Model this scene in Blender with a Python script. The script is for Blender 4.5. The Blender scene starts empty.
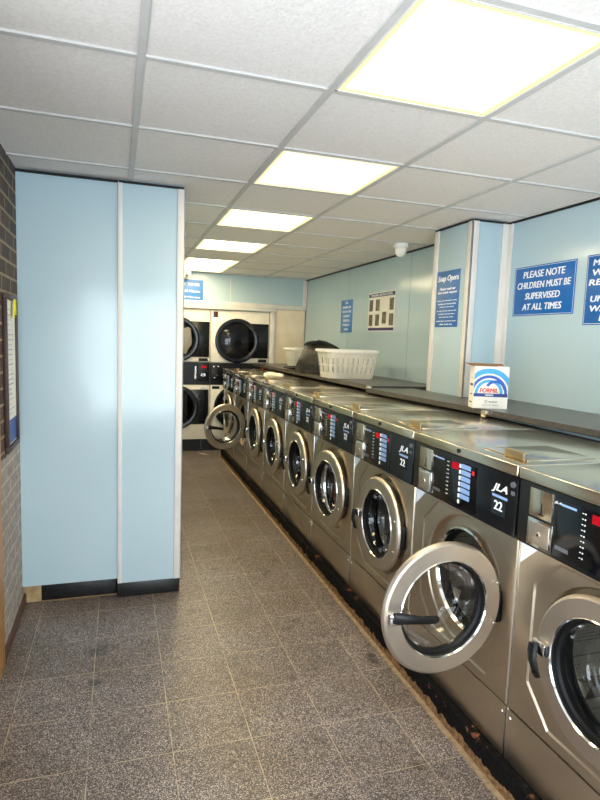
import bpy, bmesh, math, random
from mathutils import Matrix, Vector
from math import sin, cos, pi, radians

S = bpy.context.scene
COL = S.collection
random.seed(4)

# ------------------------------------------------------------------ camera, world, light
FPX, YAW, PITCH, ROLL, CZ = 564.5, 0.3130, 0.1055, 0.0350, 1.545
CH = CZ + 0.83            # ceiling height
cy_, sy_ = cos(YAW), sin(YAW)
fw = Vector((sy_ * cos(PITCH), cy_ * cos(PITCH), -sin(PITCH)))
rt = Vector((cy_, -sy_, 0)); up = rt.cross(fw)
r2 = rt * cos(ROLL) + up * sin(ROLL); u2 = -rt * sin(ROLL) + up * cos(ROLL)
cam = bpy.data.cameras.new('camera'); co = bpy.data.objects.new('camera', cam); COL.objects.link(co)
cam.sensor_width = 36; cam.lens = FPX / 800 * 36; cam.clip_start = 0.02
M = Matrix((r2, u2, -fw)).transposed().to_4x4(); M.translation = Vector((0, 0, CZ)); co.matrix_world = M
S.camera = co

w = bpy.data.worlds.new('world'); S.world = w; w.use_nodes = True
w.node_tree.nodes['Background'].inputs[0].default_value = (0.62, 0.78, 1.0, 1)
w.node_tree.nodes['Background'].inputs[1].default_value = 1.0

def area(name, loc, rot, sx, sy, power, color):
    l = bpy.data.lights.new(name, 'AREA'); l.shape = 'RECTANGLE'; l.size = sx; l.size_y = sy
    l.energy = power; l.color = color
    o = bpy.data.objects.new(name, l); o.location = loc; o.rotation_euler = rot; COL.objects.link(o); return o
DAY = (0.84, 0.92, 1.0)
area('shop_window_daylight', (0.6, -1.75, 1.25), (radians(88), 0, 0), 2.4, 1.7, 84, DAY)
area('side_window_daylight', (-0.95, 0.45, 1.3), (0, radians(-90), 0), 1.8, 1.9, 24, DAY)
# added upward fill lamps to brighten the ceiling, standing in for pavement bounce
area('ceiling_fill_front', (0.6, -2.1, 0.25), (radians(125), 0, 0), 2.4, 1.0, 8, (0.95, 0.95, 0.95))
area('ceiling_fill_side', (-1.1, 0.45, 0.2), (0, radians(-130), 0), 0.9, 1.9, 44, (0.95, 0.95, 0.95))
LAMP_STRENGTH = 9.5
LAMP_COLOR = (1.0, 0.82, 0.52)

vs = S.view_settings
vs.view_transform = 'Standard'; vs.look = 'None'; vs.exposure = 0.78; vs.gamma = 1.0; vs.use_curve_mapping = False

# ------------------------------------------------------------------ materials
def lin(c):
    def f(v):
        v /= 255.0
        return v / 12.92 if v <= 0.04045 else ((v + 0.055) / 1.055) ** 2.4
    return (f(c[0]), f(c[1]), f(c[2]), 1)

class NT:
    def __init__(s, name):
        s.m = bpy.data.materials.new(name); s.m.use_nodes = True
        s.n = s.m.node_tree.nodes; s.l = s.m.node_tree.links
        s.b = s.n['Principled BSDF']
    def node(s, t, **kw):
        n = s.n.new(t)
        for k, v in kw.items():
            if k.startswith('i_'):
                key = k[2:]
                key = int(key) if key.isdigit() else key.replace('_', ' ')
                n.inputs[key].default_value = v
            else: setattr(n, k, v)
        return n
    def link(s, a, b): s.l.new(a, b)
    def coord(s, scale=(1, 1, 1), loc=(0, 0, 0), out='Object'):
        tc = s.node('ShaderNodeTexCoord'); mp = s.node('ShaderNodeMapping')
        mp.inputs['Scale'].default_value = scale; mp.inputs['Location'].default_value = loc
        s.link(tc.outputs[out], mp.inputs[0]); return mp.outputs[0]
    def noise(s, vec, scale, detail=3, rough=0.5):
        n = s.node('ShaderNodeTexNoise'); n.inputs['Scale'].default_value = scale
        n.inputs['Detail'].default_value = detail; n.inputs['Roughness'].default_value = rough
        s.link(vec, n.inputs['Vector']); return n.outputs['Fac']
    def ramp(s, fac, stops, interp='LINEAR'):
        r = s.node('ShaderNodeValToRGB'); r.color_ramp.interpolation = interp
        el = r.color_ramp.elements
        while len(el) < len(stops): el.new(0.5)
        for e, (p, c) in zip(el, stops): e.position = p; e.color = c
        s.link(fac, r.inputs[0]); return r.outputs[0]
    def mix(s, fac, a, b, mode='MIX'):
        n = s.node('ShaderNodeMix', data_type='RGBA', blend_type=mode)
        for sock, v in ((n.inputs[0], fac), (n.inputs[6], a), (n.inputs[7], b)):
            if hasattr(v, 'links'): s.link(v, sock)
            else: sock.default_value = v
        return n.outputs[2]
    def math(s, op, a, b=0.0):
        n = s.node('ShaderNodeMath', operation=op)
        for sock, v in ((n.inputs[0], a), (n.inputs[1], b)):
            if hasattr(v, 'links'): s.link(v, sock)
            else: sock.default_value = v
        return n.outputs[0]
    def bump(s, h, strength=0.2, dist=0.01):
        b = s.node('ShaderNodeBump'); b.inputs['Strength'].default_value = strength
        b.inputs['Distance'].default_value = dist
        s.link(h, b.inputs['Height']); s.link(b.outputs[0], s.b.inputs['Normal'])
    def set(s, color=None, rough=0.5, metal=0.0, spec=0.5, coat=0.0):
        if color is not None: 
            if hasattr(color, 'links'): s.link(color, s.b.inputs['Base Color'])
            else: s.b.inputs['Base Color'].default_value = color
        if hasattr(rough, 'links'): s.link(rough, s.b.inputs['Roughness'])
        else: s.b.inputs['Roughness'].default_value = rough
        s.b.inputs['Metallic'].default_value = metal
        s.b.inputs['Specular IOR Level'].default_value = spec
        s.b.inputs['Coat Weight'].default_value = coat
        return s.m

def plain(name, rgb, rough=0.5, metal=0.0, spec=0.5, coat=0.0, var=0.06, scale=8):
    t = NT(name); v = t.coord()
    n = t.noise(v, scale, 4)
    c = lin(rgb)
    a = tuple(x * (1 - var) for x in c[:3]) + (1,); b = tuple(min(1, x * (1 + var)) for x in c[:3]) + (1,)
    return t.set(t.ramp(n, [(0.3, a), (0.7, b)]), rough, metal, spec, coat)

def m_steel(name, rgb, rough, stretch=(60, 3, 60), bump=0.05, stain=0.12):
    t = NT(name); v = t.coord(stretch); n = t.noise(v, 6, 4)
    v2 = t.coord(); n2 = t.noise(v2, 3.5, 5, 0.6)
    c = lin(rgb); d = tuple(x * (1 - stain * 2) for x in c[:3]) + (1,)
    colr = t.ramp(n2, [(0.3, d), (0.6, c)])
    rg = t.math('ADD', t.math('MULTIPLY', n, 0.10), rough - 0.05)
    rg = t.math('ADD', rg, t.math('MULTIPLY', n2, 0.08))
    t.bump(n, bump, 0.002)
    return t.set(colr, rg, 1.0)

STEEL = m_steel('brushed_steel', (205, 190, 168), 0.30, bump=0.02, stain=0.06)
STEEL_TOP = m_steel('steel_lid', (222, 210, 186), 0.17, (3, 60, 60), 0.01, 0.05)
STEEL_RING = m_steel('satin_steel_ring', (208, 196, 180), 0.34, (8, 8, 8), 0.0, 0.05)
CHROME = m_steel('chrome', (225, 225, 222), 0.08, (5, 5, 5), 0.0, 0.02)
BRASSY = plain('dull_metal_clip', (186, 166, 128), 0.45, 1.0)
BLACKGLOSS = plain('black_panel', (14, 17, 20), 0.22, 0, 0.5)
BLACKDISP = plain('display_black', (5, 6, 9), 0.12, 0, 0.5)
BLACKPL = plain('black_plastic', (12, 12, 13), 0.4, spec=0.35)
RUBBER = plain('black_rubber', (10, 10, 9), 0.5, spec=0.25)
WHITEPL = plain('white_plastic', (246, 244, 238), 0.4)
OFFWHITE = plain('white_enamel', (243, 236, 222), 0.35)
TRIMW = plain('white_trim', (226, 222, 216), 0.45)
CREAM = plain('cream_panel', (236, 220, 196), 0.5)
GREYLINE = plain('grey_plastic', (90, 92, 95), 0.5)
LABELBLUE = plain('pale_blue_label', (140, 170, 215), 0.5)
SIGNBLUE = plain('sign_blue', (6, 100, 176), 0.35, var=0.03)
SIGNBLUE2 = plain('sign_blue_light', (70, 130, 200), 0.35, var=0.03)
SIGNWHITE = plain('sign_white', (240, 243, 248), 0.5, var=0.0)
WHITEPAPER = plain('paper', (235, 232, 222), 0.7)
DARKTXT = plain('dark_print', (40, 40, 60), 0.7)
NAVY = plain('navy_print', (45, 45, 95), 0.6)
REDTXT = plain('red_print', (215, 30, 45), 0.5, var=0.0)
SCARLET = plain('scarlet_fabric', (235, 45, 28), 0.9)
BROWNCARD = plain('brown_card', (150, 115, 80), 0.8)
WOOD = None
DARKWOOD = plain('dark_wood', (60, 38, 24), 0.5, var=0.3, scale=30)
YELLOW = plain('yellow_tag', (235, 225, 40), 0.6)
CLOTHB = plain('black_cloth', (20, 19, 18), 0.7)
CLOTHW = plain('white_cloth', (235, 228, 210), 0.9)
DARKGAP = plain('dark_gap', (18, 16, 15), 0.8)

def m_bag():
    t = NT('black_bag_fabric'); v = t.coord(); n = t.noise(v, 14, 6, 0.6)
    t.bump(n, 0.9, 0.02)
    return t.set(t.ramp(n, [(0.3, lin((14, 12, 10))), (0.8, lin((44, 38, 28)))]), 0.42)
BAG = m_bag()

def m_wall():
    t = NT('pale_blue_wall_panel'); v = t.coord(); n = t.noise(v, 1.3, 3)
    n2 = t.noise(t.coord((1, 1, 1)), 2.2, 2)
    t.bump(n2, 0.25, 0.02)
    return t.set(t.ramp(n, [(0.3, lin((178, 201, 210))), (0.7, lin((184, 206, 214)))]), 0.16, 0, 0.5)
WALLB = m_wall()

def m_brick():
    t = NT('brick_wall'); tc = t.node('ShaderNodeTexCoord'); sp = t.node('ShaderNodeSeparateXYZ'); cb = t.node('ShaderNodeCombineXYZ')
    t.link(tc.outputs['Object'], sp.inputs[0]); t.link(sp.outputs[1], cb.inputs[0]); t.link(sp.outputs[2], cb.inputs[1])
    b = t.node('ShaderNodeTexBrick'); t.link(cb.outputs[0], b.inputs['Vector'])
    b.inputs['Scale'].default_value = 1; b.inputs['Brick Width'].default_value = 0.225; b.inputs['Row Height'].default_value = 0.075
    b.inputs['Mortar Size'].default_value = 0.008; b.inputs['Mortar Smooth'].default_value = 0.3
    b.inputs['Color1'].default_value = lin((92, 74, 62)); b.inputs['Color2'].default_value = lin((66, 54, 48)); b.inputs['Mortar'].default_value = lin((176, 156, 128))
    n = t.noise(tc.outputs['Object'], 18, 5, 0.65)
    c1 = t.mix(0.4, b.outputs[0], t.ramp(n, [(0.3, (0.02, 0.016, 0.013, 1)), (0.75, (0.16, 0.12, 0.09, 1))]))
    # lower part is roughly whitewashed
    b2 = t.mix(b.outputs['Fac'], lin((150, 138, 130)), lin((190, 182, 172)))
    n2 = t.noise(tc.outputs['Object'], 30, 5, 0.7)
    b2 = t.mix(0.35, b2, t.ramp(n2, [(0.35, lin((105, 92, 86))), (0.65, lin((215, 208, 200)))]))
    e = t.math('ADD', sp.outputs[2], t.math('MULTIPLY', n, 0.08))
    f = t.math('LESS_THAN', e, 0.985)
    t.bump(t.math('ADD', t.math('MULTIPLY', b.outputs['Fac'], -1.0), n), 0.7, 0.01)
    return t.set(t.mix(f, c1, b2), 0.85)
BRICK = m_brick()

def m_floor():
    t = NT('terrazzo_tiles'); tc = t.node('ShaderNodeTexCoord'); v = tc.outputs['Object']
    mp = t.node('ShaderNodeMapping'); mp.inputs['Location'].default_value = (0.405 + 3.0 , -2.595 + 3.02, 0); t.link(v, mp.inputs[0])
    b = t.node('ShaderNodeTexBrick', offset=0.0, squash=1.0); t.link(mp.outputs[0], b.inputs['Vector'])
    b.inputs['Scale'].default_value = 1; b.inputs['Brick Width'].default_value = 0.3; b.inputs['Row Height'].default_value = 0.302
    b.inputs['Mortar Size'].default_value = 0.0019; b.inputs['Mortar Smooth'].default_value = 0.2; b.inputs['Bias'].default_value = 0
    b.inputs['Color1'].default_value = (0.86, 0.86, 0.86, 1); b.inputs['Color2'].default_value = (1, 1, 1, 1); b.inputs['Mortar'].default_value = (1, 1, 1, 1)
    vo = t.node('ShaderNodeTexVoronoi'); vo.inputs['Scale'].default_value = 380; t.link(v, vo.inputs['Vector'])
    sv = t.node('ShaderNodeSeparateColor'); t.link(vo.outputs['Color'], sv.inputs[0]); n = sv.outputs[0]; n1 = t.noise(v, 120, 2, 0.6)
    sp = t.ramp(n, [(0.10, lin((34, 31, 32))), (0.40, lin((82, 76, 77))), (0.72, lin((118, 107, 105))), (0.90, lin((228, 214, 208)))])
    big = t.ramp(n1, [(0.35, lin((60, 57, 58))), (0.62, lin((150, 145, 142)))])
    c = t.mix(0.12, sp, big)
    # worn brown soiling towards the far end and along the walkway
    d = t.noise(v, 1.6, 4, 0.6); d2 = t.noise(v, 7, 5, 0.6)
    c = t.mix(1.0, c, t.ramp(d2, [(0.30, (0.30, 0.28, 0.26, 1)), (0.40, (1, 1, 1, 1))]), 'MULTIPLY')
    c = t.mix(1.0, c, t.ramp(d, [(0.3, (0.66, 0.57, 0.45, 1)), (0.7, (1, 1, 1, 1))]), 'MULTIPLY')
    c = t.mix(1.0, c, b.outputs[0], 'MULTIPLY')
    wear = t.ramp(t.noise(v, 5, 3), [(0.42, (0.3, 0.3, 0.3, 1)), (0.6, (1, 1, 1, 1))])
    c = t.mix(t.math('MULTIPLY', b.outputs['Fac'], wear), c, lin((190, 172, 140)))
    t.bump(t.math('MULTIPLY', b.outputs['Fac'], -1), 0.3, 0.003)
    rg = t.math('ADD', t.math('MULTIPLY', d2, 0.18), 0.27)
    return t.set(c, rg, 0, 0.5)
FLOOR = m_floor()

def m_ceil():
    t = NT('ceiling_tile_board'); v = t.coord(); n = t.noise(v, 90, 5, 0.7); n2 = t.noise(v, 2.0, 2)
    n3 = t.noise(v, 40, 3)
    c = t.ramp(n, [(0.3, lin((222, 216, 210))), (0.6, lin((236, 231, 226)))])
    t.bump(n, 0.5, 0.004)
    return t.set(c, 0.9)
CEIL = m_ceil()
TEE = plain('tee_bar', (196, 194, 190), 0.5)

def m_wood():
    t = NT('pine_wood'); v = t.coord((14, 14, 1.2)); n = t.noise(v, 3, 6, 0.6)
    return t.set(t.ramp(n, [(0.3, lin((150, 96, 48))), (0.7, lin((206, 156, 96)))]), 0.5)
WOOD = m_wood()

def m_plinth():
    t = NT('painted_plinth'); tc = t.node('ShaderNodeTexCoord'); sp = t.node('ShaderNodeSeparateXYZ'); t.link(tc.outputs['Object'], sp.inputs[0])
    n = t.noise(tc.outputs['Object'], 16, 6, 0.7); n2 = t.noise(tc.outputs['Object'], 45, 5, 0.7)
    brown = t.ramp(n2, [(0.3, lin((70, 50, 34))), (0.55, lin((140, 105, 70))), (0.75, lin((175, 140, 100)))])
    blk = t.ramp(n2, [(0.4, lin((7, 6, 6))), (0.8, lin((26, 22, 20)))])
    h = t.math('ADD', sp.outputs[2], t.math('MULTIPLY', t.math('SUBTRACT', n, 0.5), 0.09))
    f = t.math('GREATER_THAN', h, 0.042)
    c = t.mix(f, brown, blk)
    rust = t.ramp(n, [(0.60, (0, 0, 0, 1)), (0.64, (1, 1, 1, 1))])
    hi = t.math('GREATER_THAN', sp.outputs[2], 0.085)
    c = t.mix(t.math('MULTIPLY', rust, hi), c, lin((125, 80, 55)))
    t.bump(n2, 0.6, 0.01)
    return t.set(c, 0.95, 0, 0.15)
PLINTH = m_plinth()

def m_skirt():
    t = NT('black_skirting_tile'); v = t.coord(); n = t.noise(v, 35, 6, 0.7)
    return t.set(t.ramp(n, [(0.4, lin((16, 17, 18))), (0.66, lin((34, 34, 34))), (0.76, lin((110, 98, 84)))]), 0.35)
SKIRT = m_skirt()
SCREED = plain('worn_cement', (150, 128, 100), 0.9, var=0.3, scale=40)

def m_worktop():
    t = NT('dark_worktop'); v = t.coord(); n = t.noise(v, 60, 5, 0.7)
    return t.set(t.ramp(n, [(0.3, lin((48, 46, 44))), (0.7, lin((92, 88, 82)))]), 0.3)
WORKTOP = m_worktop()

def m_perf():
    t = NT('perforated_drum_steel'); v = t.coord((90, 90, 90))
    vo = t.node('ShaderNodeTexVoronoi'); vo.inputs['Randomness'].default_value = 0.12; vo.inputs['Scale'].default_value = 1.0
    t.link(v, vo.inputs['Vector'])
    c = t.ramp(vo.outputs['Distance'], [(0.22, (0.01, 0.01, 0.01, 1)), (0.29, lin((222, 218, 210)))])
    return t.set(c, 0.34, 1.0)
PERF = m_perf()

def m_glass(name, tint=(0.93, 0.95, 0.94), gl=0.18):
    t = NT(name)
    tr = t.node('ShaderNodeBsdfTransparent'); tr.inputs[0].default_value = tint + (1,)
    gg = t.node('ShaderNodeBsdfGlossy'); gg.inputs['Roughness'].default_value = 0.05
    lw = t.node('ShaderNodeLayerWeight'); lw.inputs[0].default_value = 0.22
    f = t.math('ADD', t.math('MULTIPLY', lw.outputs['Fresnel'], 0.4), gl * 0.25)
    mx = t.node('ShaderNodeMixShader'); t.link(f, mx.inputs[0]); t.link(tr.outputs[0], mx.inputs[1]); t.link(gg.outputs[0], mx.inputs[2])
    t.link(mx.outputs[0], t.n['Material Output'].inputs[0]); return t.m
GLASS = m_glass('door_glass')
DARKGLASS = m_glass('smoked_glass', (0.6, 0.6, 0.62), 0.1)
WINGLASS = m_glass('window_glass', (0.97, 0.98, 0.98), 0.0)

def m_emit(name, rgb, strength):
    t = NT(name); v = t.coord(); n = t.noise(v, 3, 2)
    e = t.node('ShaderNodeEmission'); t.link(t.ramp(n, [(0.2, tuple(x * .97 for x in rgb) + (1,)), (0.8, rgb + (1,))]), e.inputs[0]); e.inputs[1].default_value = strength
    t.link(e.outputs[0], t.n['Material Output'].inputs[0]); return t.m
def m_lamp():
    t = NT('lit_diffuser'); tc = t.node('ShaderNodeTexCoord'); sp = t.node('ShaderNodeSeparateXYZ'); t.link(tc.outputs['Object'], sp.inputs[0])
    dx = t.math('SUBTRACT', .284, t.math('ABSOLUTE', sp.outputs[0])); dy = t.math('SUBTRACT', .2875, t.math('ABSOLUTE', sp.outputs[1]))
    d = t.math('MINIMUM', dx, dy)
    e = t.node('ShaderNodeEmission')
    t.link(t.ramp(d, [(0.0, (1.0, 0.80, 0.30, 1)), (0.04, (1, .84, .46, 1)), (0.1, LAMP_COLOR + (1,))]), e.inputs[0])
    st = t.ramp(d, [(0.0, (.055, .055, .055, 1)), (0.018, (.10, .10, .10, 1)), (0.07, (.5, .5, .5, 1)), (0.14, (1, 1, 1, 1))])
    t.link(t.math('MULTIPLY', st, LAMP_STRENGTH * 1.35), e.inputs[1])
    t.link(e.outputs[0], t.n['Material Output'].inputs[0]); return t.m
LAMPW = m_lamp()
REDLED = m_emit('red_led', (1.0, 0.02, 0.04), 0.35)
DIMRED = m_emit('dim_red_led', (0.5, 0.05, 0.02), 0.25)

# ------------------------------------------------------------------ mesh helpers
def obj(name, bm, mat, parent=None, loc=None, rot=None, smooth=True, ang=35):
    me = bpy.data.meshes.new(name)
    bmesh.ops.recalc_face_normals(bm, faces=bm.faces) if smooth != 'keep' else None
    bm.to_mesh(me); bm.free()
    mats = mat if isinstance(mat, (list, tuple)) else [mat]
    for m in mats: me.materials.append(m)
    o = bpy.data.objects.new(name, me); COL.objects.link(o)
    if parent is not None: o.parent = parent
    if loc is not None: o.location = loc
    if rot is not None: o.rotation_euler = rot
    if smooth:
        for p in me.polygons: p.use_smooth = True
        try: me.set_sharp_from_angle(angle=radians(ang))
        except Exception: pass
    return o

def bx(bm, x0, x1, y0, y1, z0, z1, bev=0.0, seg=2, mi=0):
    r = bmesh.ops.create_cube(bm, size=1.0)
    vs_ = r['verts']
    for v in vs_:
        v.co = Vector((x0 + (v.co.x + .5) * (x1 - x0), y0 + (v.co.y + .5) * (y1 - y0), z0 + (v.co.z + .5) * (z1 - z0)))
    fs = set(f for v in vs_ for f in v.link_faces)
    for f in fs: f.material_index = mi
    if bev > 0:
        es = list(set(e for v in vs_ for e in v.link_edges))
        bmesh.ops.bevel(bm, geom=es, offset=bev, segments=seg, profile=0.5, affect='EDGES')
    return vs_

def box(name, x0, x1, y0, y1, z0, z1, mat, parent=None, bev=0.0, loc=None, rot=None):
    bm = bmesh.new(); bx(bm, x0, x1, y0, y1, z0, z1, bev)
    return obj(name, bm, mat, parent, loc, rot, smooth=bev > 0)

def lathe(bm, prof, n=64, axis='X', c=(0, 0, 0), a0=0, a1=2 * pi, closed_prof=False, mi=0):
    """prof: list of (r, h) along the axis."""
    full = abs(a1 - a0 - 2 * pi) < 1e-6
    cnt = n if full else n + 1
    rings = []
    for r, h in prof:
        ring = []
        for i in range(cnt):
            a = a0 + (a1 - a0) * i / n
            p = {'X': (h, r * cos(a), r * sin(a)), 'Y': (r * cos(a), h, r * sin(a)), 'Z': (r * cos(a), r * sin(a), h)}[axis]
            ring.append(bm.verts.new((p[0] + c[0], p[1] + c[1], p[2] + c[2])) if r > 1e-6 or i == 0 else ring[0])
        rings.append(ring)
    seq = list(zip(rings, rings[1:])) + ([(rings[-1], rings[0])] if closed_prof else [])
    for A, B in seq:
        for i in range(n):
            j = (i + 1) % cnt
            vsq = []
            for v in (A[i], A[j], B[j], B[i]):
                if v not in vsq: vsq.append(v)
            if len(vsq) > 2:
                try: f = bm.faces.new(vsq); f.material_index = mi
                except ValueError: pass

def tube(bm, pts, r, n=10, cap=True):
    pts = [Vector(p) for p in pts]; rings = []
    for i, p in enumerate(pts):
        t = (pts[min(i + 1, len(pts) - 1)] - pts[max(i - 1, 0)]).normalized()
        a = t.orthogonal().normalized() if i == 0 else (prev - t * prev.dot(t)).normalized()
        prev = a; b = t.cross(a)
        rr = r[i] if isinstance(r, (list, tuple)) else r
        rings.append([bm.verts.new(p + a * rr * cos(2 * pi * k / n) + b * rr * sin(2 * pi * k / n)) for k in range(n)])
    for A, B in zip(rings, rings[1:]):
        for k in range(n): bm.faces.new((A[k], A[(k + 1) % n], B[(k + 1) % n], B[k]))
    if cap: bm.faces.new(rings[0]); bm.faces.new(rings[-1])

def prism(bm, pts, z0, z1, mi=0):
    a = [bm.verts.new((p[0], p[1], z0)) for p in pts]; b = [bm.verts.new((p[0], p[1], z1)) for p in pts]
    n = len(pts)
    bm.faces.new(a).material_index = mi; bm.faces.new(b).material_index = mi
    for i in range(n): bm.faces.new((a[i], a[(i + 1) % n], b[(i + 1) % n], b[i])).material_index = mi

def tag(o, label, cat=None, group=None):
    o['label'] = label
    if cat: o['category'] = cat
    if group: o['group'] = group
    return o
def struct(o): o['kind'] = 'structure'; return o
def thing(name, label, cat, loc, rz=0, group=None):
    o = bpy.data.objects.new(name, None); COL.objects.link(o); o.empty_display_size = 0.1
    o.location = loc; o.rotation_euler = (0, 0, rz); return tag(o, label, cat, group)

FRAMES = {'-X': Matrix(((0, 0, -1), (-1, 0, 0), (0, 1, 0))), '-Y': Matrix(((1, 0, 0), (0, 0, -1), (0, 1, 0))), '+X': Matrix(((0, 0, 1), (1, 0, 0), (0, 1, 0)))}
def text_mesh(s, bold=0.0, shear=0.0, space=1.0):
    cu = bpy.data.curves.new('t', 'FONT'); cu.body = s; cu.offset = bold; cu.shear = shear; cu.space_character = space
    cu.resolution_u = 3; cu.extrude = 0.0; cu.fill_mode = 'FRONT'
    t = bpy.data.objects.new('t', cu); COL.objects.link(t)
    dg = bpy.context.evaluated_depsgraph_get(); dg.update()
    me = bpy.data.meshes.new_from_object(t.evaluated_get(dg))
    bpy.data.objects.remove(t); bpy.data.curves.remove(cu)
    return me
def text(name, lines, frame, center, mat, parent=None, bold=0.02, shear=0.0, depth=0.0012, space=1.0):
    """lines: (string, u, v, width, height) placed about center on a plane of that frame; one mesh."""
    bm = bmesh.new(); F = FRAMES[frame]; c = Vector(center)
    for s, u, v, wd, ht in lines:
        me = text_mesh(s, 0.0, shear, space)
        xs = [q.co.x for q in me.vertices]; ys = [q.co.y for q in me.vertices]
        x0, x1, y0, y1 = min(xs), max(xs), min(ys), max(ys)
        sx = wd / (x1 - x0) if wd else ht / (y1 - y0); sy = ht / (y1 - y0)
        # heavier weight: slightly shifted strokes laid on each other
        k = bold * sx * 1.3
        for j, (ox, oy) in enumerate(((0, 0), (k, 0), (-k, 0), (0, k * .7)) if bold else ((0, 0),)):
            n0 = len(bm.verts); bm.from_mesh(me); bm.verts.ensure_lookup_table()
            for q in bm.verts[n0:]:
                p = Vector(((q.co.x - (x0 + x1) / 2) * sx + u + ox, (q.co.y - (y0 + y1) / 2) * sy + v + oy, j * .00012))
                q.co = F @ p + c
        bpy.data.meshes.remove(me)
    nrm = F @ Vector((0, 0, 1))
    r = bmesh.ops.extrude_face_region(bm, geom=list(bm.faces))
    for q in r['geom']:
        if isinstance(q, bmesh.types.BMVert): q.co += nrm * depth
    return obj(name, bm, mat, parent, smooth=False)
def plate(bm, frame, center, u0, u1, v0, v1, d=0.001, bev=0.0, mi=0):
    F = FRAMES[frame]; c = Vector(center); pts = [F @ Vector(p) + c for p in ((u0, v0, 0), (u1, v1, d))]
    lo = [min(a, b) for a, b in zip(*pts)]; hi = [max(a, b) for a, b in zip(*pts)]
    bx(bm, lo[0], hi[0], lo[1], hi[1], lo[2], hi[2], bev, mi=mi)

# ------------------------------------------------------------------ room shell
XL, XR, YB, YF = -0.51, 2.50, 7.76, -1.55
struct(box('floor', XL - .1, XR + .1, YF - .1, YB + .1, -0.08, 0.0, FLOOR))
struct(box('ceiling', XL - .1, XR + .1, YF - .1, YB + .1, CH + 0.008, CH + 0.1, CEIL))
# suspended ceiling tee bars
bm = bmesh.new()
for i in range(5):
    x = 0.065 + 0.608 * i
    bx(bm, x - .012, x + .012, YF, YB, CH, CH + .012)
for k in range(-5, 11):
    y = 1.872 + 0.615 * (k - 1)
    if YF < y < YB: bx(bm, XL, XR, y - .011, y + .011, CH + .001, CH + .012)
struct(obj('trim_1', bm, TEE, smooth=False))
struct(box('wall_right', XR, XR + .1, YF, YB, 0, CH + .01, WALLB))
bm = bmesh.new()
for y in (1.05, 4.62, 6.05): bx(bm, XR - .0012, XR, y - .002, y + .002, 1.0, CH)
struct(obj('trim_2', bm, plain('panel_joint', (120, 150, 152), 0.5), smooth=False))
# dark shadow gap between wall panels and ceiling
bm = bmesh.new(); bx(bm, XR - .012, XR, YF, YB, CH - .012, CH)
bx(bm, XL, 0.0, 3.33, 3.345, CH - .012, CH); bx(bm, 0.0, 0.35, 3.325, 3.335, CH - .012, CH); bx(bm, 0.35, XR, YB - .012, YB, CH - .012, CH)
bx(bm, 2.215, XR, 3.278, 3.29, CH - .010, CH); bx(bm, 2.21, 2.22, 3.28, 3.75, CH - .010, CH)
struct(obj('trim_3', bm, DARKGAP, smooth=False))
# pillar boxed into the right wall
struct(box('wall_pillar', 2.22, XR, 3.29, 3.75, 0, CH + .005, WALLB, bev=0.002))
bm = bmesh.new()
bx(bm, 2.212, 2.221, 3.70, 3.755, 1.2, CH, .002)
bx(bm, 2.210, 2.262, 3.279, 3.291, 1.2, CH, .003); bx(bm, 2.210, 2.221, 3.279, 3.335, 1.2, CH, .003)
bx(bm, 2.447, XR, 3.279, 3.291, 1.2, CH, .003); bx(bm, XR - .01, XR, 3.24, 3.291, 1.2, CH, .003)
struct(obj('trim_4', bm, TRIMW))
# left: brick wall, blue partition, corridor side
struct(box('wall_left', XL - .1, XL, 1.55, 3.52, 0, CH + .01, BRICK))
struct(box('wall_partition', XL, 0.0, 3.345, 3.60, 0.118, CH + .005, WALLB))
struct(box('wall_partition_box', 0.0, 0.352, 3.335, 3.60, 0.092, CH + .005, WALLB))
struct(box('wall_corridor', 0.25, 0.352, 3.60, YB, 0, CH + .01, WALLB))
struct(box('wall_back', 0.352, XR, YB, YB + .1, 0, CH + .01, WALLB))
bm = bmesh.new()
bx(bm, -0.004, 0.020, 3.329, 3.36, 0.092, CH - .004, .003)
bx(bm, 0.316, 0.358, 3.327, 3.336, 0.092, CH - .004, .003); bx(bm, 0.350, 0.358, 3.327, 3.38, 0.092, CH - .004, .003)
struct(obj('trim_5', bm, TRIMW))
bm = bmesh.new(); bx(bm, -0.42, -0.002, 3.395, 3.60, 0.004, 0.112, .003); bx(bm, -0.006, 0.353, 3.342, 3.60, 0.004, 0.088, .003)
struct(obj('baseboard_partition', bm, SKIRT))
bm = bmesh.new(); bx(bm, XL, -0.42, 3.40, 3.60, 0.0, 0.117); bx(bm, -0.42, 0.352, 3.392, 3.6, 0.0, 0.003)
struct(obj('trim_6', bm, plain('bare_timber_block', (176, 148, 104), 0.8, var=0.25, scale=25), smooth=False))
struct(box('baseboard_left', XL, XL + .012, 1.55, 3.425, 0, 0.055, plain('brown_skirting', (92, 62, 46), 0.5, var=0.3, scale=20), bev=0.003))
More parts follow.
